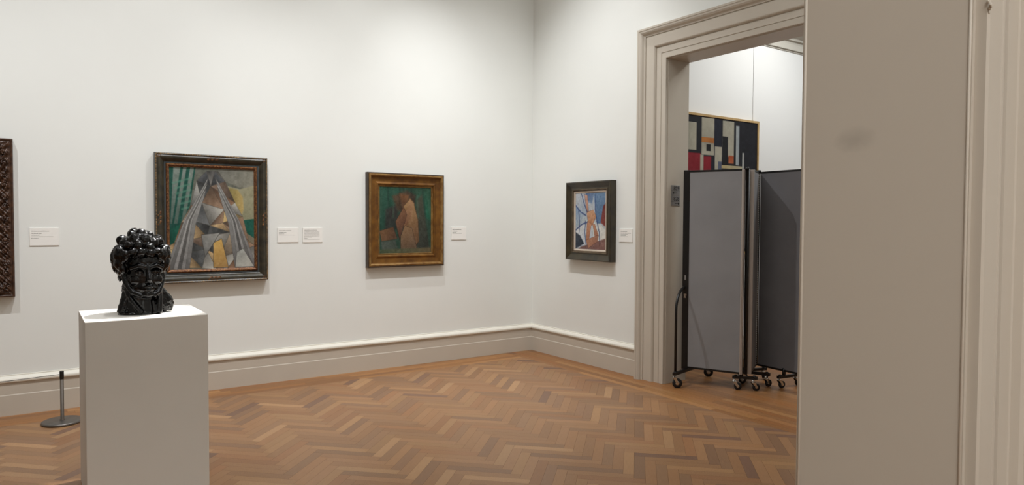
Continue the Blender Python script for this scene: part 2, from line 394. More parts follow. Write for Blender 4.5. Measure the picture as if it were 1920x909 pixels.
# ------------------------------------------------------------------ painted canvases
def srgb_arr(img): 
    img = np.clip(img / 255., 0, 1); return np.where(img <= .04045, img / 12.92, ((img + .055) / 1.055) ** 2.4)
class Paint:
    def __init__(s, nx, ny, bg, seed=1):
        s.nx, s.ny = nx, ny; s.u, s.v = np.meshgrid((np.arange(nx) + .5) / nx, (np.arange(ny) + .5) / ny)
        s.img = np.zeros((ny, nx, 3)) + np.array(bg, float); s.rng = np.random.default_rng(seed); s.asp = ny / nx
    def noise(s, k, stretch=1):
        g = s.rng.standard_normal((max(2, int(k * s.asp)) + 2, max(2, int(k * stretch)) + 2))
        yy = s.v * (g.shape[0] - 1.001); xx = s.u * (g.shape[1] - 1.001); i = yy.astype(int); j = xx.astype(int); a = yy - i; b = xx - j
        a = a * a * (3 - 2 * a); b = b * b * (3 - 2 * b)
        return g[i, j] * (1 - a) * (1 - b) + g[i + 1, j] * a * (1 - b) + g[i, j + 1] * (1 - a) * b + g[i + 1, j + 1] * a * b
    def poly(s, pts, c0, c1=None, ang=90, soft=.006, edge=None, ew=.006, alpha=1):
        pts = np.array(pts, float); inside = np.zeros(s.u.shape, bool); dist = np.full(s.u.shape, 9.); n = len(pts)
        for i in range(n):
            x0, y0 = pts[i]; x1, y1 = pts[(i + 1) % n]
            cond = ((y0 > s.v) != (y1 > s.v)); 
            xi = (x1 - x0) * (s.v - y0) / ((y1 - y0) if y1 != y0 else 1e-9) + x0
            inside ^= cond & (s.u < xi)
            dx, dy = x1 - x0, y1 - y0; t = np.clip(((s.u - x0) * dx + (s.v - y0) * dy) / (dx * dx + dy * dy + 1e-12), 0, 1)
            dist = np.minimum(dist, np.hypot(s.u - x0 - t * dx, s.v - y0 - t * dy))
        sd = np.where(inside, dist, -dist); m = np.clip(sd / soft + .5, 0, 1)[..., None] * alpha
        c0 = np.array(c0, float); c1 = c0 if c1 is None else np.array(c1, float)
        a = math.radians(ang); pr = s.u * math.cos(a) + s.v * math.sin(a); lo, hi = (pr[inside].min(), pr[inside].max()) if inside.any() else (0, 1)
        g = np.clip((pr - lo) / (hi - lo + 1e-9), 0, 1)[..., None]
        s.img = s.img * (1 - m) + (c0 * (1 - g) + c1 * g) * m
        if edge is not None:
            e = np.clip(1 - np.abs(sd) / ew, 0, 1)[..., None] * .8
            s.img = s.img * (1 - e) + np.array(edge, float) * e
    def line(s, pts, c, wd=.008, a=.9):
        d = np.full(s.u.shape, 9.)
        for (x0, y0), (x1, y1) in zip(pts[:-1], pts[1:]):
            dx, dy = x1 - x0, y1 - y0; t = np.clip(((s.u - x0) * dx + (s.v - y0) * dy) / (dx * dx + dy * dy + 1e-12), 0, 1)
            d = np.minimum(d, np.hypot(s.u - x0 - t * dx, s.v - y0 - t * dy))
        e = np.clip(1.3 - d / wd, 0, 1)[..., None] * a; s.img = s.img * (1 - e) + np.array(c, float) * e
    def blob(s, cx, cy, rx, ry, c, a=.8, rot=0):
        r = math.radians(rot); x = (s.u - cx) * math.cos(r) + (s.v - cy) * math.sin(r); y = -(s.u - cx) * math.sin(r) + (s.v - cy) * math.cos(r)
        e = np.clip(1.25 - np.sqrt((x / rx) ** 2 + (y / ry) ** 2), 0, .5)[..., None] * 2 * a; s.img = s.img * (1 - e) + np.array(c, float) * e
    def brush(s, amt=7):
        s.img = s.img + (s.noise(60, 1)[..., None] * amt * .6 + s.noise(18, 1.4)[..., None] * amt * .7 + s.rng.standard_normal(s.u.shape)[..., None] * amt * .25)
    def mesh(s, name, wd, ht, material, parent, M):
        nx, ny = s.nx, s.ny; col = srgb_arr(s.img)
        xs = np.linspace(-wd / 2, wd / 2, nx + 1); zs = np.linspace(ht / 2, -ht / 2, ny + 1)
        X, Z = np.meshgrid(xs, zs); co = np.stack([X.ravel(), np.zeros(X.size), Z.ravel()], 1)
        idx = np.arange((ny + 1) * (nx + 1)).reshape(ny + 1, nx + 1)
        q = np.stack([idx[:-1, :-1], idx[1:, :-1], idx[1:, 1:], idx[:-1, 1:]], -1).reshape(-1, 4)
        me = bpy.data.meshes.new(name)
        me.from_pydata(co.tolist(), [], q.tolist()); 
        at = me.color_attributes.new('pigment', 'FLOAT_COLOR', 'CORNER')
        cc = np.concatenate([col.reshape(-1, 3), np.ones((nx * ny, 1))], 1); at.data.foreach_set('color', np.repeat(cc, 4, 0).ravel())
        me.materials.append(material); me.update()
        o = bpy.data.objects.new(name, me); C.objects.link(o); o.parent = parent; o.matrix_local = M
        return o
PIG = mat_attr('oil_pigment', 'pigment', .55, .3, bump=.25)

# ---- picture frames: profile (inset from outer edge, height off the wall)
def frame_ring(prof, W, H, name, material, parent, sub=0, disp=None):
    m = MB(); n = len(prof); vs = []; fs = []
    segs = 1 if not sub else sub
    cor = [(-1, -1), (1, -1), (1, 1), (-1, 1)]
    ring = []
    for k in range(4):
        for j in range(segs): ring.append((k, j / segs))
    for k, t in ring:
        c0, c1 = cor[k], cor[(k + 1) % 4]
        for i, (ins, h) in enumerate(prof):
            x0, z0 = c0[0] * (W / 2 - ins), c0[1] * (H / 2 - ins); x1, z1 = c1[0] * (W / 2 - ins), c1[1] * (H / 2 - ins)
            x, z = x0 + (x1 - x0) * t, z0 + (z1 - z0) * t; y = -h
            if disp: y -= disp(x, z, ins, k)
            vs.append((x, y, z))
    R = len(ring)
    for r in range(R):
        a, b = r * n, ((r + 1) % R) * n
        for i in range(n - 1): fs.append((a + i, b + i, b + i + 1, a + i + 1))
    m.add(vs, fs, bool(sub)); return m.build(name, material, parent)
def bead_row(m, W, H, ins, h, r, step, jitter=0, sq=1.0):
    w2, h2 = W / 2 - ins, H / 2 - ins
    for (p, q) in (((-w2, -h2), (w2, -h2)), ((w2, -h2), (w2, h2)), ((w2, h2), (-w2, h2)), ((-w2, h2), (-w2, -h2))):
        L = math.hypot(q[0] - p[0], q[1] - p[1]); n = int(L / step); hz = abs(q[0] - p[0]) > .01
        for i in range(n):
            t = (i + .5) / n; k = 1 + random.uniform(-jitter, jitter)
            m.ell((p[0] + (q[0] - p[0]) * t, -h, p[1] + (q[1] - p[1]) * t), (r * (sq if hz else 1) * k, r * k, r * (1 if hz else sq) * k), 6, 4)
def picture(name, label, loc, rotz, W, H): return thing(name, label, 'painting', loc, (0, 0, rotz))

# picture 1: dark carved frame with gold and red sight ornament
F1W, F1H = .951, 1.143
p1 = picture('framed_painting', 'large painting of grey and ochre facets in a dark beaded frame, behind the bust', (1.3555, WY - .001, 1.5625), 0, F1W, F1H)
DK = mat('worn_dark_green_frame', (40, 39, 33), .33, spec=.55, bump=.5, bscale=60, rgb2=(68, 62, 47), vscale=16, stretch=None)
DKB = mat('frame_bluegrey_fillet', (58, 63, 64), .4, spec=.5, bump=.2, bscale=60, vary=.25, vscale=12)
GOLDRED = mat('rubbed_gold_over_red', (72, 34, 24), .35, metal=.3, spec=.5, bump=.6, bscale=120, rgb2=(150, 104, 60), vscale=70)
BEADS = mat('rubbed_bead_gilding', (84, 66, 42), .4, metal=.3, bump=.4, bscale=120, rgb2=(170, 140, 96), vscale=24)
frame_ring([(0, 0), (0, .060), (.003, .070), (.010, .074), (.016, .070), (.020, .068), (.030, .072), (.042, .070), (.056, .058), (.068, .044), (.074, .040)], F1W, F1H, 'frame', DK, p1)
frame_ring([(.074, .040), (.076, .044), (.088, .044), (.090, .038)], F1W, F1H, 'fillet', DKB, p1)
fr = frame_ring([(.090, .038), (.092, .044), (.098, .050), (.104, .050), (.111, .044), (.114, .034), (.122, .030)], F1W, F1H, 'sight_edge', GOLDRED, p1)
m = MB(); random.seed(7); bead_row(m, F1W, F1H, .0095, .071, .0052, .0135, .15, 1.2); m.build('beading', BEADS, p1)
m = MB(); bead_row(m, F1W, F1H, .101, .049, .0048, .0105, .3, 1.0); bead_row(m, F1W, F1H, .1125, .042, .0028, .008, .2); m.build('sight_beading', GOLDRED, p1)
BOLE = mat('red_bole_ornament', (70, 38, 26), .4, metal=.2, bump=.5, bscale=90, rgb2=(128, 92, 56), vscale=30)
for sx in (-1, 1):           # carved corners and worn red patches half way along each rail
    for sz in (-1, 1):
        m = MB()
        for k in range(7):
            a = k * .9; m.ell((sx * (F1W / 2 - .035 - .004 * k * math.cos(a) * .6), -.066, sz * (F1H / 2 - .035 - .004 * k * math.sin(a) * .6)), (.012 - .001 * k, .006, .012 - .001 * k), 8, 5)
        m.build('corner_ornament', BOLE, p1)
for (x, z, rx, rz) in ((0, F1H / 2 - .035, .05, .014), (0, -F1H / 2 + .035, .05, .014), (F1W / 2 - .035, 0, .014, .06), (-F1W / 2 + .035, 0, .014, .06)):
    m = MB()
    for k in range(9): m.ell((x + (k - 4) / 4 * rx * .9, -.067, z + (k % 3 - 1) * rz * .35) if rx > rz else (x + (k % 3 - 1) * rx * .35, -.067, z + (k - 4) / 4 * rz * .9), (.013, .005, .013), 8, 5)
    m.build('rail_ornament', BOLE, p1)
P = Paint(230, 290, (96, 98, 88), 11)
# left green ground with pale slats
P.poly([(0, 0), (.30, 0), (.22, .45), (.10, .72), (0, .9)], (22, 74, 62), (14, 60, 52), 90)
for (a, b, c, d) in ((.05, .13, -.02, .0), (.16, .20, .02, .06), (.24, .285, .10, .14)):
    P.poly([(a, .0), (b, .0), (d + .03, .55), (c + .03, .55)], (120, 130, 122), (74, 92, 84), 60, .01)
for k in range(6): P.line([(.04 + .02 * k, .16 + .05 * k), (.24, .11 + .055 * k)], (86, 132, 112), .012, .6)
P.poly([(0, .60), (.12, .56), (.10, .80), (0, 1)], (12, 66, 54), (18, 84, 66), 0)
# right side: warm grey ground, olive curved back, green band
P.poly([(.55, 0), (1, 0), (1, .20), (.80, .18), (.62, .12)], (104, 104, 96), (130, 128, 114), 30)
P.poly([(.60, .16), (.82, .20), (1, .16), (1, .62), (.72, .50)], (146, 142, 116), (128, 128, 102), 90)
P.poly([(.62, .22), (.70, .19), (.80, .21), (.86, .28), (.87, .40), (.83, .50), (.70, .46)], (112, 106, 64), (176, 152, 96), 0, .02)
P.poly([(.80, .52), (1, .50), (1, .72), (.88, .66)], (16, 70, 58), (24, 84, 70), 0)
P.poly([(.86, .62), (1, .70), (1, 1), (.80, 1)], (120, 112, 92), (92, 88, 78), 90)
# tall tent of facets: a plain abstract arrangement
rng = np.random.default_rng(5)
rows_ = []
for row in range(7):
    v = .03 + row * .162; half = .07 + .46 * min(1, max(0, (v - .03) / .80)) ** .95; nn = 2 + int(row * .7)
    rows_.append([(.49 + half * (2 * k / nn - 1) + (rng.uniform(-.06, .06) if 0 < k < nn else rng.uniform(-.015, .015)), v + (rng.uniform(-.07, .07) if row else 0)) for k in range(nn + 1)])
pal = [(146, 146, 140), (110, 92, 78), (84, 86, 86), (168, 142, 104), (118, 90, 70), (158, 156, 148), (66, 68, 68), (172, 148, 102), (100, 102, 102), (130, 106, 86), (142, 126, 106)]
for a, b_ in zip(rows_[:-1], rows_[1:]):
    tri = []; i = j = 0
    while i < len(a) - 1 or j < len(b_) - 1:
        if j < len(b_) - 1 and (i >= len(a) - 1 or (j + 1) / (len(b_) - 1) <= (i + 1) / (len(a) - 1)): tri.append((a[i], b_[j], b_[j + 1])); j += 1
        else: tri.append((a[i], b_[j], a[i + 1])); i += 1
    for k, t in enumerate(tri):
        c = np.array(pal[rng.integers(len(pal))], float); mv = sum(p[1] for p in t) / 3
        if mv < .20: c = np.array((70 + 40 * (k % 2), 72 + 36 * (k % 2), 74 + 30 * (k % 2)), float)
        P.poly(t, c * 1.16, c * .58, rng.uniform(0, 360), .012, (60, 54, 48), .0025)
for k in range(6):           # long pale folds falling down either side
    g = (150, 122, 168, 96, 156, 134)[k]
    for sx in (-1, 1):
        x0, x1 = .49 + sx * (.04 + .008 * k), .49 + sx * (.52 - .045 * k)
        P.poly([(x0, .10 + .03 * k), (x0 + sx * .02, .12 + .03 * k), ((x0 + x1) / 2 + sx * .045, .52), (x1 + sx * .02, .99), (x1 - sx * .025, 1.0), ((x0 + x1) / 2 + sx * .005, .55)], (g, g, g - 4), (g * .72, g * .71, g * .70), 70 + 30 * sx, .008, (76, 74, 72), .003)
P.poly([(.50, .74), (.60, .70), (.68, .99), (.50, .99)], (196, 160, 90), (150, 118, 72), 80, .008, (60, 52, 44))
P.poly([(.36, .66), (.58, .64), (.40, .88)], (150, 150, 144), (96, 96, 94), 120, .008, (50, 48, 46))
P.poly([(.78, .84), (.86, .80), (1, .99), (.76, .99)], (146, 148, 142), (172, 170, 160), 60, .01, (66, 64, 62))
P.brush(6); P.img *= 1.02
P.mesh('canvas', F1W - .232, F1H - .232, PIG, p1, Matrix.Translation((0, -.032, 0)))

# picture 2: broad worn gold frame
F2W, F2H = .891, .987
p2 = picture('framed_painting', 'dark green and brown painting in a broad worn gold frame, nearest the room corner', (3.2787, WY - .001, 1.5573), 0, F2W, F2H)
GOLD = mat('worn_gold_leaf', (132, 90, 36), .42, metal=.35, spec=.5, bump=.5, bscale=45, rgb2=(94, 60, 26), vscale=14)
GOLDL = mat('bright_gold_edge', (158, 124, 72), .38, metal=.4, bump=.4, bscale=60, rgb2=(120, 84, 44), vscale=18)
FBR = mat('brown_frame_edge', (44, 34, 24), .5, bump=.3, bscale=60, rgb2=(74, 56, 36), vscale=20)
frame_ring([(0, 0), (0, .056), (.004, .062), (.010, .064), (.014, .062)], F2W, F2H, 'outer_edge', FBR, p2)
frame_ring([(.014, .062), (.018, .066), (.028, .068), (.036, .062), (.042, .052), (.044, .044)], F2W, F2H, 'outer_moulding', GOLDL, p2)
frame_ring([(.044, .044), (.050, .042), (.092, .038), (.104, .042), (.112, .048), (.120, .046), (.124, .038)], F2W, F2H, 'frame', GOLD, p2)
frame_ring([(.124, .038), (.126, .030), (.134, .028), (.137, .032), (.142, .032), (.145, .026), (.150, .024)], F2W, F2H, 'sight_edge', GOLDL, p2)
P = Paint(190, 230, (40, 66, 54), 21)
P.poly([(0, 0), (.40, 0), (.34, .4), (0, .72)], (44, 84, 68), (26, 60, 48), 80, .05)
P.poly([(.62, 0), (1, 0), (1, .5), (.74, .4)], (48, 74, 58), (30, 92, 70), 60, .06)
P.poly([(.70, .2), (.82, .1), (.98, .98), (.66, .98)], (72, 74, 60), (48, 52, 46), 90, .04)
P.poly([(.12, .34), (.34, .26), (.36, .62), (.10, .70)], (52, 46, 44), (38, 50, 44), 60, .05)
for k in range(9): P.line([(.05 + .11 * k, 0), (.02 + .12 * k + .03 * (k % 2), .45)], (30, 48, 42) if k % 2 else (66, 92, 74), .02, .45)
# a plain abstract group of rounded brown planes, no figure
P.poly([(.24, .14), (.52, .05), (.70, .12), (.64, .40), (.34, .36)], (84, 66, 48), (46, 40, 34), 40, .05)
P.poly([(.38, .10), (.56, .12), (.52, .40), (.44, .44)], (120, 82, 52), (56, 42, 34), 110, .04)
P.poly([(.44, .30), (.58, .17), (.66, .24), (.74, .50), (.76, .82), (.66, .93), (.46, .66)], (158, 124, 84), (96, 70, 50), 80, .025, (42, 28, 22))
P.poly([(.58, .17), (.66, .24), (.60, .46), (.50, .60), (.44, .50)], (164, 128, 92), (110, 76, 54), 100, .03)
P.poly([(.30, .52), (.46, .30), (.52, .42), (.38, .80)], (122, 86, 60), (74, 48, 38), 60, .02, (38, 26, 22))
P.poly([(.48, .58), (.62, .62), (.72, .94), (.40, .96), (.40, .74)], (136, 106, 76), (92, 74, 58), 80, .02, (46, 32, 26))
P.poly([(0, .66), (.26, .60), (.34, .78), (.04, .82)], (116, 84, 56), (80, 58, 44), 20, .02, (40, 30, 26))
P.poly([(.03, .82), (.30, .80), (.36, .96), (.06, .98)], (78, 86, 78), (60, 70, 62), 20, .03)
P.poly([(0, .94), (1, .92), (1, 1), (0, 1)], (70, 82, 60), (96, 84, 60), 0, .03)
P.brush(6)
P.img *= .96
P.mesh('canvas', F2W - .286, F2H - .286, PIG, p2, Matrix.Translation((0, -.026, 0)))

# picture 3 on the right hand wall: dark thick frame with pale slip
F3W, F3H = .727, .851
p3 = picture('framed_painting', 'small blue and orange painting in a thick black-brown frame with pale slip, by the doorway', (WX0 - .001, 5.6325, 1.5564), -math.pi / 2, F3W, F3H)
D3 = mat('blackish_frame', (38, 33, 24), .36, spec=.5, bump=.5, bscale=50, rgb2=(60, 52, 34), vscale=10)
D3B = mat('brown_inner_moulding', (66, 52, 36), .4, bump=.4, bscale=60, rgb2=(96, 82, 62), vscale=16)
SLIP = mat('pale_frame_slip', (196, 182, 166), .5, bump=.1, bscale=80, vary=.05, vscale=10)
frame_ring([(0, 0), (0, .072), (.004, .078), (.012, .080), (.018, .076), (.050, .058), (.068, .050), (.072, .052), (.078, .052)], F3W, F3H, 'frame', D3, p3)
frame_ring([(.078, .052), (.082, .056), (.090, .054), (.096, .046), (.100, .040)], F3W, F3H, 'inner_moulding', D3B, p3)
frame_ring([(.100, .040), (.104, .044), (.114, .042), (.118, .034), (.124, .032)], F3W, F3H, 'slip', SLIP, p3)
P = Paint(170, 240, (178, 184, 190), 31)
P.poly([(0, 0), (.30, 0), (.42, .32), (.30, .50), (0, .30)], (190, 194, 198), (150, 166, 184), 60, .02)
P.poly([(0, .20), (.16, .32), (.36, .40), (.42, .56), (0, .62)], (120, 146, 180), (190, 194, 190), 50, .03)
P.poly([(.60, 0), (.98, 0), (1, .5), (.72, .56)], (112, 140, 170), (84, 112, 146), 80, .03)
P.poly([(.34, 0), (.62, 0), (.56, .20), (.42, .16)], (78, 100, 138), (130, 152, 178), 60, .03)
P.poly([(.92, .24), (1, .18), (1, .60), (.84, .52)], (112, 50, 50), (132, 64, 58), 90, .02)
P.poly([(0, .68), (.20, .56), (.55, .54), (.60, .90), (.10, .96)], (206, 208, 208), (186, 194, 204), 60, .02, (50, 62, 96))
P.poly([(.56, .5), (.86, .56), (1, .66), (1, .84), (.6, .9)], (196, 200, 196), (220, 216, 208), 40, .03)
P.poly([(0, .70), (.16, .76), (.30, .90), (0, 1)], (62, 70, 80), (44, 52, 66), 60, .02)
P.poly([(.20, .96), (1, .80), (1, 1), (.1, 1)], (112, 80, 76), (134, 98, 90), 0, .02)
P.poly([(.30, .02), (.40, .04), (.46, .40), (.38, .36)], (196, 158, 140), (172, 122, 98), 90, .01, (60, 52, 80))
P.poly([(.38, .34), (.60, .30), (.70, .42), (.56, .58), (.42, .50)], (202, 158, 122), (176, 124, 92), 70, .01, (92, 56, 44))
P.poly([(.40, .50), (.54, .54), (.46, .86), (.36, .84)], (194, 142, 108), (166, 114, 88), 90, .01, (92, 56, 44))
P.poly([(.58, .54), (.66, .56), (.78, .76), (.66, .80)], (190, 138, 108), (160, 110, 88), 90, .01, (92, 56, 44))
P.poly([(.36, .84), (.60, .78), (.78, .74), (.74, .86), (.44, .98)], (182, 132, 102), (154, 108, 88), 30, .01, (92, 56, 44))
for pts in ([(0, .22), (.18, .34), (.36, .40)], [(.10, .3), (.14, .55), (.12, .70)], [(.34, .50), (.32, .70), (.36, .90)], [(.72, .50), (.80, .70), (.82, .88)], [(0, .66), (.24, .55), (.40, .52)], [(.68, .02), (.66, .30), (.74, .55)], [(.20, .02), (.30, .20), (.40, .34)]):
    P.line(pts, (44, 62, 112), .014, .8)
P.brush(8); P.img *= .95
P.mesh('canvas', F3W - .244, F3H - .244, PIG, p3, Matrix.Translation((0, -.034, 0)))

# picture 0, cut by the left edge of the photograph: deeply carved dark walnut frame
F0W, F0H = 1.06, 1.233
p0 = picture('framed_painting', 'painting in a deeply carved dark walnut frame, cut off by the left edge', (-.109 - F0W / 2, WY - .001, 1.5585), 0, F0W, F0H)
WAL = mat('carved_walnut', (44, 26, 18), .36, spec=.5, bump=.5, bscale=80, rgb2=(84, 56, 38), vscale=30)
def carve(x, z, ins, k):
    if ins < .018 or ins > .10: return 0
    t = (x if k in (0, 2) else z); a = (ins - .059) / .041
    e = (1 - a * a)
    return e * (.010 * math.sin(t * 95 + 3.0 * math.sin(a * 3)) + .008 * math.sin(t * 47 + a * 5) * math.cos(a * 6) + .006 * math.sin(t * 190 - a * 9))
prof0 = [(0, 0), (0, .060), (.004, .068), (.012, .068), (.017, .060)] + [(.018 + .082 * i / 12, .060 + .014 * math.sin(math.pi * i / 12)) for i in range(13)] + [(.101, .060), (.106, .064), (.112, .060), (.116, .046), (.130, .036), (.134, .034), (.150, .030)]
frame_ring(prof0, F0W, F0H, 'frame', WAL, p0, 260, carve)
m = MB(); random.seed(3)
w2, h2 = F0W / 2 - .058, F0H / 2 - .058
for side in range(4):
    p, q = (((-w2, -h2), (w2, -h2)), ((w2, -h2), (w2, h2)), ((w2, h2), (-w2, h2)), ((-w2, h2), (-w2, -h2)))[side]
    L = math.hypot(q[0] - p[0], q[1] - p[1]); n = int(L / .085)
    for i in range(n):
        t = (i + .5) / n; cx, cz = p[0] + (q[0] - p[0]) * t, p[1] + (q[1] - p[1]) * t
        a0 = 0 if side % 2 else math.pi / 2; m = MB()
        for j in range(9):      # scrolled leaf
            th = j * .62; r = .026 * (1 - j * .085); s = 1 if i % 2 else -1
            m.ell((cx + r * math.cos(th * s + a0), -.078, cz + r * math.sin(th * s + a0)), (.007, .006, .007), 6, 4)
        m.ell((cx, -.078, cz), (.012, .008, .012), 8, 5); m.build('carved_scroll', WAL, p0)
frame_ring([(.146, .032), (.149, .037), (.156, .037), (.160, .029)], F0W, F0H, 'sight_edge', GOLD, p0)
P = Paint(60, 70, (64, 48, 34), 41)
P.poly([(.1, .2), (.6, .1), (.9, .6), (.3, .9)], (96, 74, 50), (60, 48, 38), 60, .1); P.brush(8)
P.mesh('canvas', F0W - .312, F0H - .312, PIG, p0, Matrix.Translation((0, -.030, 0)))

# picture 4 in the next room: hard edged bars in a thin wood frame
F4W, F4H = 1.80, 1.50
p4 = picture('framed_painting', 'hard-edged black, cream, red and orange painting in a thin wood frame, above the divider', (6.834 - F4W / 2, NRY - .006, 2.70 - F4H / 2), 0, F4W, F4H)
WOOD = mat('light_wood_strip', (178, 146, 96), .5, bump=.2, bscale=40, stretch=(1, 1, 1), rgb2=(198, 168, 118), vscale=12)
frame_ring([(0, 0), (0, .045), (.024, .045), (.026, .034)], F4W, F4H, 'frame', WOOD, p4)
P = Paint(220, 180, (24, 25, 34), 51)
cream = (188, 182, 164); creamd = (168, 164, 148); blk = (22, 22, 26); nav = (24, 28, 44)
def B4(px0, px1, py0, py1, c, c1=None, ang=90):    # visible part of the canvas runs u .32..1
    f = lambda q: .345 + .655 * q
    P.poly([(f(px0), py0), (f(px1), py0), (f(px1), py1), (f(px0), py1)], c, c1, ang, .004)
B4(-.50, -.36, .03, .5, creamd, cream, 0); B4(-.30, -.14, .10, .9, (140, 34, 42)); B4(-.12, -.06, .1, .8, blk)
B4(-.03, .10, .05, .25, creamd, cream, 0); B4(.17, .35, .005, .15, cream, creamd, 80); B4(.17, .35, .15, .19, (196, 126, 62), (180, 112, 56), 0)
B4(.17, .35, .19, .28, creamd, cream); B4(.24, .30, .20, .25, blk); B4(.35, .45, .0, .21, nav); B4(.36, .46, .21, .60, cream, creamd)
B4(.47, .64, .01, .28, creamd, cream); B4(.47, .55, .13, .36, blk); B4(.56, .64, .27, .33, (176, 84, 50), (192, 108, 68))
B4(.67, .72, .04, .34, (186, 190, 188), (150, 160, 166), 0); B4(.77, .80, .24, .36, (176, 176, 172))
B4(-.03, .16, .27, .60, (146, 30, 44), (128, 26, 38)); B4(.20, .31, .29, .40, (146, 30, 44)); B4(.155, .20, .28, .6, cream, creamd)
B4(.31, .36, .33, .55, nav); B4(.41, .46, .32, .50, (92, 98, 120)); B4(.46, .77, .345, .37, (196, 176, 126), (186, 178, 152), 0)
B4(.20, .9, .45, .98, creamd, (120, 120, 120), 0); B4(.5, .7, .5, .8, (150, 50, 44)); B4(.04, .14, .65, .9, nav)
P.brush(5); P.img *= .9
P.mesh('canvas', F4W - .05, F4H - .05, PIG, p4, Matrix.Translation((0, -.036, 0)))

# ------------------------------------------------------------------ wall labels
def wall_label(label, cx, cz_, wd, ht, rotz, plane, lines):
    loc = (cx, plane - .001, cz_) if rotz == 0 else (plane - .001, cx, cz_)
    t = thing('wall_label', label, 'label', loc, (0, 0, rotz))
    m = MB(); m.box((-wd / 2, -.006, -ht / 2), (wd / 2, 0, ht / 2)); m.build('card', LABEL, t, .0008)
    for bold in (0, 1):
        m = MB(); any_ = False
        for (x0, x1, z, h, bd) in lines:
            if bd != bold: continue
            any_ = True; x = x0 * wd - wd / 2; xe = x1 * wd - wd / 2
            if h < 0: m.box((x, -.0068, ht / 2 - z * ht + h / 2), (xe, -.0058, ht / 2 - z * ht - h / 2)); continue
            while x < xe:      # word by word, too small to read
                wl = random.uniform(.006, .02); x1_ = min(x + wl, xe)
                q = x
                while q < x1_:
                    g = random.uniform(.0010, .0020); hh = h * random.choice((.7, .7, 1))
                    m.box((q, -.0066, ht / 2 - z * ht - h / 2), (min(q + g, x1_), -.0058, ht / 2 - z * ht - h / 2 + hh)); q += g + .0005
                x = x1_ + .0022
        if any_: m.build('printed_lines', INKB if bold else INK, t)
random.seed(9)
LS = [(.07, .66, .19, .0042, 0), (.07, .30, .31, .0042, 1), (.32, .42, .31, .0042, 0), (.07, .33, .41, .0040, 0)]
wall_label('white wall label beside the carved walnut frame', .0875, 1.4095, .197, .143, 0, WY, LS + [(.05, .80, .50, -.0008, 0), (.05, .32, .58, .0026, 0)])
wall_label('white wall label with four short lines, right of the large faceted painting', 2.0365, 1.408, .203, .140, 0, WY, LS + [(.07, .82, .50, .0026, 0)])
wall_label('white wall label filled with a paragraph of text, second right of the large faceted painting', 2.279, 1.4065, .196, .143, 0, WY,
           [(.07, .72, .16, .0042, 0)] + [(.07, .84, .26 + .075 * k, .0032, 0) for k in range(5)] + [(.07, .45, .64, .0032, 0), (.07, .22, .71, .0032, 0), (.07, .86, .79, -.0008, 0)])
wall_label('small white wall label right of the gold framed painting', 3.944, 1.412, .190, .138, 0, WY, LS + [(.07, .7, .50, .0026, 0)])
wall_label('small white wall label between the black-brown frame and the doorway', 5.119, 1.412, .190, .134, -math.pi / 2, WX0,
           [(.12, .6, .20, .0042, 1), (.12, .9, .32, .0036, 0), (.12, .66, .41, .0036, 0), (.12, .5, .5, .0036, 0), (.12, .66, .59, .0026, 0)])

# ------------------------------------------------------------------ pedestal
PX0, PX1, PY0, PY1, PZ = .224, .827, 4.240, 4.809, 1.01
pc = ((PX0 + PX1) / 2, (PY0 + PY1) / 2)
m = MB(); m.box((PX0, PY0, 0), (PX1, PY1, PZ))
o = m.build('pedestal', PLINTH, None, .003); tag(o, 'tall plain white pedestal carrying the black bronze bust', 'pedestal')

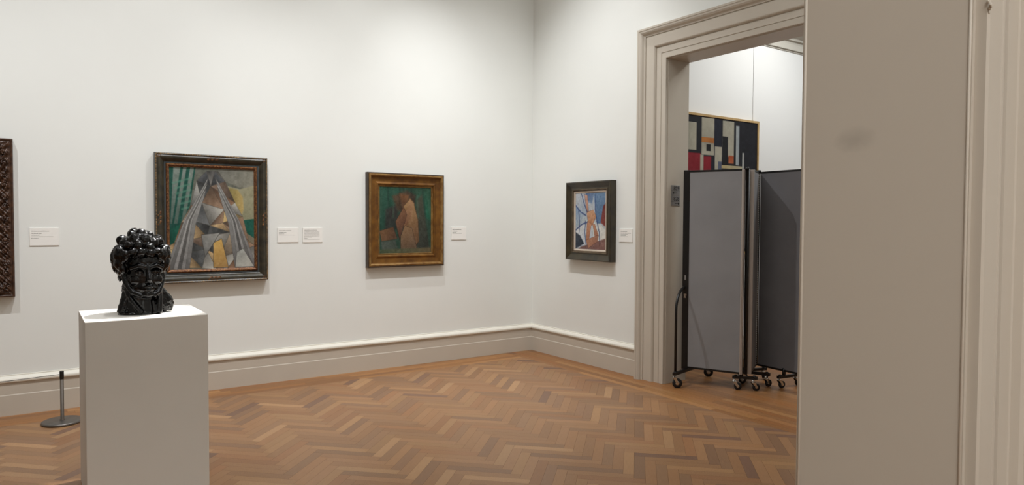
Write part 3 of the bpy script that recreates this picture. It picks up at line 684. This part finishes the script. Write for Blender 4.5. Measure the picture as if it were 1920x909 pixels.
# ------------------------------------------------------------------ bronze head: rounded forms fused into one skin
def bust():
    m = MB()
    def E(x, y, z, rx, ry, rz, rot=None):
        m.ell((x, y, z), (rx, ry, rz), 20, 14, Matrix.Rotation(math.radians(rot[0]), 3, rot[1]) if rot else None)
    def T(pts, rs): m.tube(pts, rs, 14)
    # head and face (looks along -y, turned slightly to +x)
    E(0, .01, .30, .112, .112, .13); E(.008, -.035, .215, .092, .078, .10)
    E(.012, -.048, .160, .074, .066, .062)
    E(.010, -.052, .300, .092, .060, .055)                    # forehead
    E(.018, -.092, .116, .034, .030, .024)                    # chin
    for s in (-1, 1):
        E(.014 + s * .050, -.078, .200, .036, .030, .034, (s * 25, 'Y'))         # cheekbone
        T([(.006 + s * .100, -.02, .245), (.008 + s * .094, -.042, .185), (.012 + s * .066, -.078, .128), (.018 + s * .026, -.100, .106)], [.017, .016, .016, .016])   # heavy jaw line
        T([(.018 + s * .008, -.112, .270), (.018 + s * .044, -.108, .281), (.015 + s * .082, -.080, .262)], [.010, .014, .012])   # brow
        E(.016 + s * .040, -.100, .243, .021, .013, .011)     # eyeball
        T([(.016 + s * .020, -.110, .243), (.016 + s * .040, -.114, .250), (.016 + s * .061, -.101, .242)], [.004, .005, .004])
        T([(.016 + s * .020, -.109, .237), (.016 + s * .040, -.112, .232), (.016 + s * .060, -.100, .237)], [.003, .004, .003])
        E(.021 + s * .012, -.126, .188, .010, .011, .009)     # nostril wing
        E(s * .108, .005, .218, .012, .028, .034)             # ear
    T([(.018, -.104, .285), (.020, -.118, .25), (.022, -.142, .200), (.022, -.134, .186)], [.012, .012, .016, .010])   # nose
    T([(.000, -.112, .158), (.013, -.121, .163), (.022, -.120, .160), (.031, -.121, .163), (.046, -.110, .157)], [.004, .007, .006, .007, .004])
    T([(.005, -.112, .147), (.022, -.119, .143), (.041, -.110, .147)], [.004, .009, .004])
    E(.020, -.095, .150, .040, .022, .030)
    # thick neck and cut shoulders
    T([(.0, .015, .22), (-.002, .012, .14), (.0, .010, .07), (.004, .0, .0)], [.088, .098, .096, .100])
    T([(-.055, .0, .15), (-.076, -.005, .08), (-.108, -.010, .006)], [.040, .034, .024])
    T([(.060, .0, .15), (.100, .0, .100), (.140, .0, .062), (.160, .0, .054)], [.042, .040, .032, .018])
    T([(.158, .0, .062), (.150, .005, .03), (.142, .01, .008)], [.016, .020, .018])
    T([(.085, .0, .07), (.118, .0, .03), (.125, .0, .006)], [.05, .04, .03])
    T([(.085, -.030, .175), (.084, -.072, .10), (.074, -.092, .006)], [.016, .016, .020])        # folds of the neck
    T([(-.085, -.030, .150), (-.058, -.074, .080), (-.012, -.098, .010)], [.014, .013, .016])
    T([(.045, -.085, .08), (.052, -.094, .03), (.050, -.100, .004)], [.009, .011, .013])
    E(.0, -.01, .0, .125, .092, .030)
    # high dome of lumpy hair
    E(-.004, .02, .325, .128, .112, .105); E(-.006, .0, .393, .098, .098, .072)
    for s in (-1, 1):
        E(s * .112, .005, .318, .038, .078, .062, (s * -10, 'Y')); E(s * .098, .0, .258, .030, .060, .046)
        for (x, y, z, a, c, t_) in ((.118, -.050, .350, .030, .044, -14), (.116, -.052, .290, .026, .040, 12), (.100, -.074, .335, .024, .044, 4), (.100, -.058, .262, .020, .032, 16), (.136, -.010, .330, .022, .048, -6), (.126, .0, .270, .022, .040, 16), (.086, -.088, .340, .020, .032, 10)):
            E(s * x, y, z, a, a * 1.1, c, (s * t_, 'Y'))
    knobs = [(-.048, -.010, .455, .024, .026), (-.004, -.018, .464, .027, .028), (.046, -.020, .447, .020, .024), (-.040, -.062, .436, .023, .024), (.010, -.074, .428, .030, .034),
             (-.086, -.030, .412, .026, .026), (.082, -.030, .414, .030, .026), (.058, -.070, .408, .024, .026), (-.070, -.074, .398, .025, .024), (-.026, -.094, .396, .024, .022),
             (.030, -.100, .386, .026, .024), (-.056, -.102, .362, .023, .020), (-.010, -.112, .358, .024, .018), (.034, -.112, .352, .022, .019), (.072, -.098, .362, .024, .022),
             (-.112, -.045, .374, .024, .030), (.112, -.045, .372, .024, .030), (-.03, .04, .455, .03, .03), (.03, .03, .452, .03, .03), (-.088, .03, .42, .03, .03), (.085, .03, .42, .03, .03)]
    random.seed(31)
    for x, y, z, a, c in knobs:
        k1, k2 = random.uniform(.92, 1.25), random.uniform(.95, 1.35)
        E(x, y + .003, z - .003, a * k1, a * .95, c * k2, (math.degrees(math.atan2(x, z - .30)) * .8 + random.uniform(-25, 25), 'Y'))
    random.seed(12)
    for k in range(34):       # more locks round the back
        ph = random.uniform(.1, math.pi - .1); th = random.uniform(.3, 1.9)
        E(.118 * math.sin(th) * math.cos(ph), .02 + .112 * math.sin(th) * math.sin(ph), .335 + .100 * math.cos(th), .030, .030, .036)
    o = m.build('bust', BRONZE, None)
    rm = o.modifiers.new('remesh', 'REMESH'); rm.mode = 'VOXEL'; rm.voxel_size = .0026; rm.use_smooth_shade = True
    sm = o.modifiers.new('smooth', 'SMOOTH'); sm.factor = .6; sm.iterations = 16
    dg = bpy.context.evaluated_depsgraph_get(); me = bpy.data.meshes.new_from_object(o.evaluated_get(dg))
    o.modifiers.clear(); o.data = me
    # hand-worked clay surface, then flatten the underside
    from mathutils import noise
    nrm = [v.normal.copy() for v in me.vertices]
    for v, n in zip(me.vertices, nrm):
        hairy = min(1, max(0, (v.co.z - .27) / .05)) if v.co.y < -.06 else 1
        v.co += n * (.0022 * (.35 + .9 * hairy) * noise.noise(v.co * 55) + .0016 * hairy * noise.noise(v.co * 120))
    for v in me.vertices:
        if v.co.z < .0: v.co.z = 0.0
    for p in me.polygons: p.use_smooth = True
    return o
b = bust(); b.location = (.520, 4.50, PZ); b.rotation_euler = (0, 0, .02)
b.name = 'bronze_bust'; tag(b, 'glossy black bronze head with lumpy hair, standing on the white pedestal', 'sculpture')

# ------------------------------------------------------------------ low barrier
def stanchion(x, y, label):
    t = thing('barrier_post', label, 'barrier post', (x, y, 0), group=None)
    m = MB(); m.lathe([(0, 0), (.128, 0), (.137, .003), (.139, .010), (.136, .018), (.130, .021), (.02, .022), (0, .022)], n=56); m.build('base', STEEL, t)
    m = MB(); m.lathe([(0, .02), (.018, .02), (.018, .024), (.0125, .028), (.0125, .335), (0, .335)], n=28); m.build('pole', STEELD, t)
    m = MB(); m.lathe([(0, .335), (.0135, .335), (.0145, .338), (.0145, .392), (.0125, .397), (0, .397)], n=28); m.build('cap', mat('black_post_cap', (34, 31, 28), .35, metal=.4, vary=.1, vscale=40), t)
    return t
bp0 = stanchion(.177, 6.25, 'slim low barrier post on a round grey base beside the pedestal, thin cord running left')
stanchion(-1.65, 6.20, 'slim low barrier post outside the left edge')
m = MB(); pts = []
for k in range(25):
    t = k / 24; pts.append((-.0155 + (-1.633 - .1615) * t, - .05 * t, .372 - .016 * 4 * t * (1 - t)))
m.tube(pts, .0022, 8); m.build('cord', CORD, bp0)

# ------------------------------------------------------------------ direction sign on the far jamb
t = thing('direction_sign', 'two small grey number plates with arrows on the door jamb beside the room divider', 'sign', (5.085, FJ - .0005, 1.805))
def plate(z0, z1, txt, arrow):
    m = MB(); m.box((-.061, -.004, z0), (.061, 0, z1)); pl = m.build('plate', SIGN, t, .001)
    cu = bpy.data.curves.new('digits', 'FONT'); cu.body = txt; cu.size = .052; cu.align_x = 'CENTER'; cu.extrude = .0004
    tmp = bpy.data.objects.new('digits', cu); C.objects.link(tmp)
    dg = bpy.context.evaluated_depsgraph_get(); me = bpy.data.meshes.new_from_object(tmp.evaluated_get(dg)); bpy.data.objects.remove(tmp)
    me.materials.clear(); me.materials.append(SIGNINK)
    d = bpy.data.objects.new('digits', me); C.objects.link(d); d.parent = pl
    d.matrix_local = Matrix.Translation((.012, -.0045, z1 - .047)) @ Matrix.Rotation(math.pi / 2, 4, 'X')
    m = MB(); s = -1 if arrow == 'left' else 1; zc = z0 + .021
    hx = -.028 if s < 0 else .040
    m.add([(hx - s * .004, -.0048, zc + .013), (hx - s * .004, -.0048, zc - .013), (hx + s * .014, -.0048, zc), (hx - s * .004, -.004, zc + .013), (hx - s * .004, -.004, zc - .013), (hx + s * .014, -.004, zc)], [(0, 1, 2), (3, 5, 4), (0, 2, 5, 3), (1, 0, 3, 4), (2, 1, 4, 5)])
    m.box((min(hx - s * .004, hx - s * .05), -.0048, zc - .002), (max(hx - s * .004, hx - s * .05), -.004, zc + .002)); m.build('arrow', SIGNINK, pl)
    m = MB(); m.box((-.061, -.0045, z0 + .040), (.061, -.0038, z0 + .0415)); m.build('dividing_line', SIGNINK, pl)
plate(.004, .098, '829', 'left'); plate(-.098, .000, '828', 'right')

# ------------------------------------------------------------------ folding room divider
rd = thing('room_divider', 'folding grey fabric room divider with black edges, standing on casters in the doorway', 'room divider', (5.36, 3.98, 0))
O = Vector((5.36, 3.98, 0))
ZB, ZT = .155, 2.04
def panel_M(P0, P1):
    P0, P1 = Vector((*P0, 0)) - O, Vector((*P1, 0)) - O; d = (P1 - P0); L = d.length; d.normalize()
    n = Vector((d.y, -d.x, 0))       # faces the gallery
    return Matrix(((d.x, -n.x, 0, P0.x), (d.y, -n.y, 0, P0.y), (0, 0, 1, 0), (0, 0, 0, 1))), L
def divider_panel(P0, P1, fab, alu0, alu1, endframe=False):
    M, L = panel_M(P0, P1); a0 = .058 if endframe else .024
    grp = MB(); grp.box((a0, -.019, ZB + .016), (L - .024, .019, ZT - .016), M); p = grp.build('panel', fab, rd, .002)
    q = MB(); q.box((a0 - .002, -.021, ZB), (L - .022, .021, ZB + .018), M); q.build('bottom_rail', BLACK, p, .001)
    q = MB(); q.box((a0 - .002, -.021, ZT - .018), (L - .022, .021, ZT), M); q.build('top_rail', BLACK, p, .001)
    for s, on in ((0, alu0), (1, alu1)):
        if on:
            q = MB(); xa = 0.0 if s == 0 else L - .024
            q.box((xa, -.022, ZB - .004), (xa + .024, .022, ZT - .006), M)
            for yy in (-.022, .022): q.tube([M @ Vector((xa + .012, yy, ZB)), M @ Vector((xa + .012, yy, ZT - .006))], .005, 8)
            q.build('stile', ALU, p, .002)
    return p, M, L
PA0, PA1, PC0, PC1 = (5.130, 4.500), (5.360, 3.985), (5.800, 4.175), (5.785, 3.60)
PB0 = (5.424, 3.966)
pA, MA, LA = divider_panel(PA0, PA1, FABRIC, False, True, True)
pB, MB_, LB = divider_panel(PB0, PC0, FABRIC, True, True)
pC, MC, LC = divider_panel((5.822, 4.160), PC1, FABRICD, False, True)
# black end frame of the first panel
q = MB(); q.box((0, -.024, ZB - .01), (.060, .024, ZT + .004), MA); q.build('end_frame', BLACK, rd, .003)
q = MB(); q.box((.016, -.0262, .850), (.044, -.0235, .868), MA); q.box((.020, -.0280, .838), (.034, -.0235, .852), MA); q.box((.016, -.0262, .828), (.040, -.0235, .840), MA); q.build('latch', CHROME, rd)
q = MB(); q.box((.022, -.0252, 1.0), (.034, -.0235, 1.045), MA); q.build('sticker', SIGN, rd)
# hinges: black strips and the stitched edge by the third panel
q = MB(); q.tube([Vector((5.387, 3.966, ZB)) - O, Vector((5.387, 3.966, ZT)) - O], .013, 10); q.box(*[Vector(v) for v in ((5.372 - O.x, 3.962 - O.y, ZB), (5.402 - O.x, 3.984 - O.y, ZT - .01))]); q.build('hinge', BLACK, rd)
q = MB(); q.tube([Vector((5.800, 4.152, ZB)) - O, Vector((5.800, 4.152, ZT)) - O], .012, 10); hg = q.build('hinge', BLACK, rd)
q = MB(); z = ZB + .02
while z < ZT - .02: q.ell(Vector((5.788, 4.146, z)) - O, (.0035, .0035, .006), 6, 4); z += .021
q.build('hinge_stitching', LABEL, hg)
for (x, y) in ((5.376, 3.976), (5.800, 4.152), (5.785, 3.60)):
    q = MB(); q.lathe([(0, ZT - .01), (.018, ZT - .01), (.020, ZT), (.018, ZT + .016), (0, ZT + .018)], c=Vector((x, y, 0)) - O, n=16); q.build('post_cap', BLACK, rd)
# handle tube of the end frame
n0, n1 = Vector((4.925, 4.400, 0)) - O, Vector((5.560, 4.560, 0)) - O
ctr = MA @ Vector((.02, 0, 0)); hx = Vector((n0.x, n0.y, 0)); dirh = (Vector((ctr.x, ctr.y, 0)) - hx); Lh = dirh.length; dirh.normalize()
q = MB(); pts = [hx + Vector((0, 0, .12)), hx + Vector((0, 0, .72))]
for k in range(1, 13):
    a = k / 12 * math.pi / 2; pts.append(hx + dirh * (Lh * (1 - math.cos(a))) + Vector((0, 0, .72 + .21 * math.sin(a))))
q.tube(pts, .0125, 14); q.build('handle', BLACK, rd)
def caster(parent, x, y, ang, r=.038, fork=CHROME):
    loc = Vector((x, y, 0)) - O
    M = Matrix.Translation(loc) @ Matrix.Rotation(ang, 4, 'Z')
    c = MB(); c.lathe([(0, 2 * r + .012), (.010, 2 * r + .012), (.010, 2 * r + .034), (0, 2 * r + .034)], c=M @ Vector((.014, 0, 0)), n=12)
    c.box((-.006, -.020, 2 * r + .004), (.028, .020, 2 * r + .012), M)
    for s in (-1, 1):
        y0 = s * .0175
        vs = [M @ Vector(p) for p in ((.026, y0, 2 * r + .006), (-.006, y0, 2 * r + .006), (-.030, y0, r - .004), (-.014, y0, r - .010), (.026, y0 + s * .003, 2 * r + .006), (-.006, y0 + s * .003, 2 * r + .006), (-.030, y0 + s * .003, r - .004), (-.014, y0 + s * .003, r - .010))]
        c.add(vs, [(0, 1, 2, 3), (7, 6, 5, 4), (0, 4, 5, 1), (1, 5, 6, 2), (2, 6, 7, 3), (3, 7, 4, 0)])
    o = c.build('caster', fork, parent)
    wm = MB(); RM = Matrix.Translation(M @ Vector((-.020, 0, r))) @ Matrix.Rotation(ang, 4, 'Z') @ Matrix.Rotation(math.pi / 2, 4, 'X')
    wm.lathe([(r * .45, -.010), (r * .9, -.012), (r, -.007), (r, .007), (r * .9, .012), (r * .45, .010)], c=(0, 0, 0), n=24, M=RM.to_3x3())
    hubv = MB()
    for i, v in enumerate(wm.v): wm.v[i] = tuple(Vector(v) + RM.translation)
    wm.build('wheel', RUBBER, o)
    hubv.lathe([(0, -.012), (r * .4, -.011), (r * .46, -.006), (r * .46, .006), (r * .4, .011), (0, .012)], c=RM.translation, n=16, M=RM.to_3x3()); hubv.build('hub', fork, o)
def foot(P0, P1, z, ang0, ang1, r=.038, post=None, back=0):
    a, b_ = Vector((*P0, z)) - O, Vector((*P1, z)) - O; q = MB(); d = (b_ - a).normalized(); n = Vector((-d.y, d.x, 0))
    M = Matrix(((d.x, n.x, 0, a.x), (d.y, n.y, 0, a.y), (0, 0, 1, a.z), (0, 0, 0, 1))); L = (b_ - a).length
    q.box((-.03, -.014, -.013), (L + .03, .014, .013), M)
    for xx in (0, L): q.lathe([(0, -.012), (.015, -.012), (.016, .016), (.010, .024), (0, .025)], c=M @ Vector((xx, 0, 0)), n=14)
    if post is not None:
        pp = Vector((*post, 0)) - O; q.tube([pp + Vector((0, 0, z)), pp + Vector((0, 0, ZB + .03))], .016, 12)
    o = q.build('foot', BLACK, rd)
    for (P, an) in ((P0, ang0), (P1, ang1)): caster(o, P[0], P[1], an, r)
foot((4.925, 4.400), (5.560, 4.560), .135, 2.6, 2.4, .046)
foot((5.345, 4.045), (5.450, 3.920), .118, 2.4, 2.7, .034, (5.376, 4.008))
foot((5.600, 4.185), (5.690, 3.955), .118, 2.2, 2.9, .034, (5.625, 4.10))
foot((5.745, 3.850), (5.960, 3.820), .105, 2.9, 2.9, .034, (5.793, 3.843))
foot((5.715, 4.24), (5.93, 4.16), .105, 2.9, 2.9, .034, (5.800, 4.205))
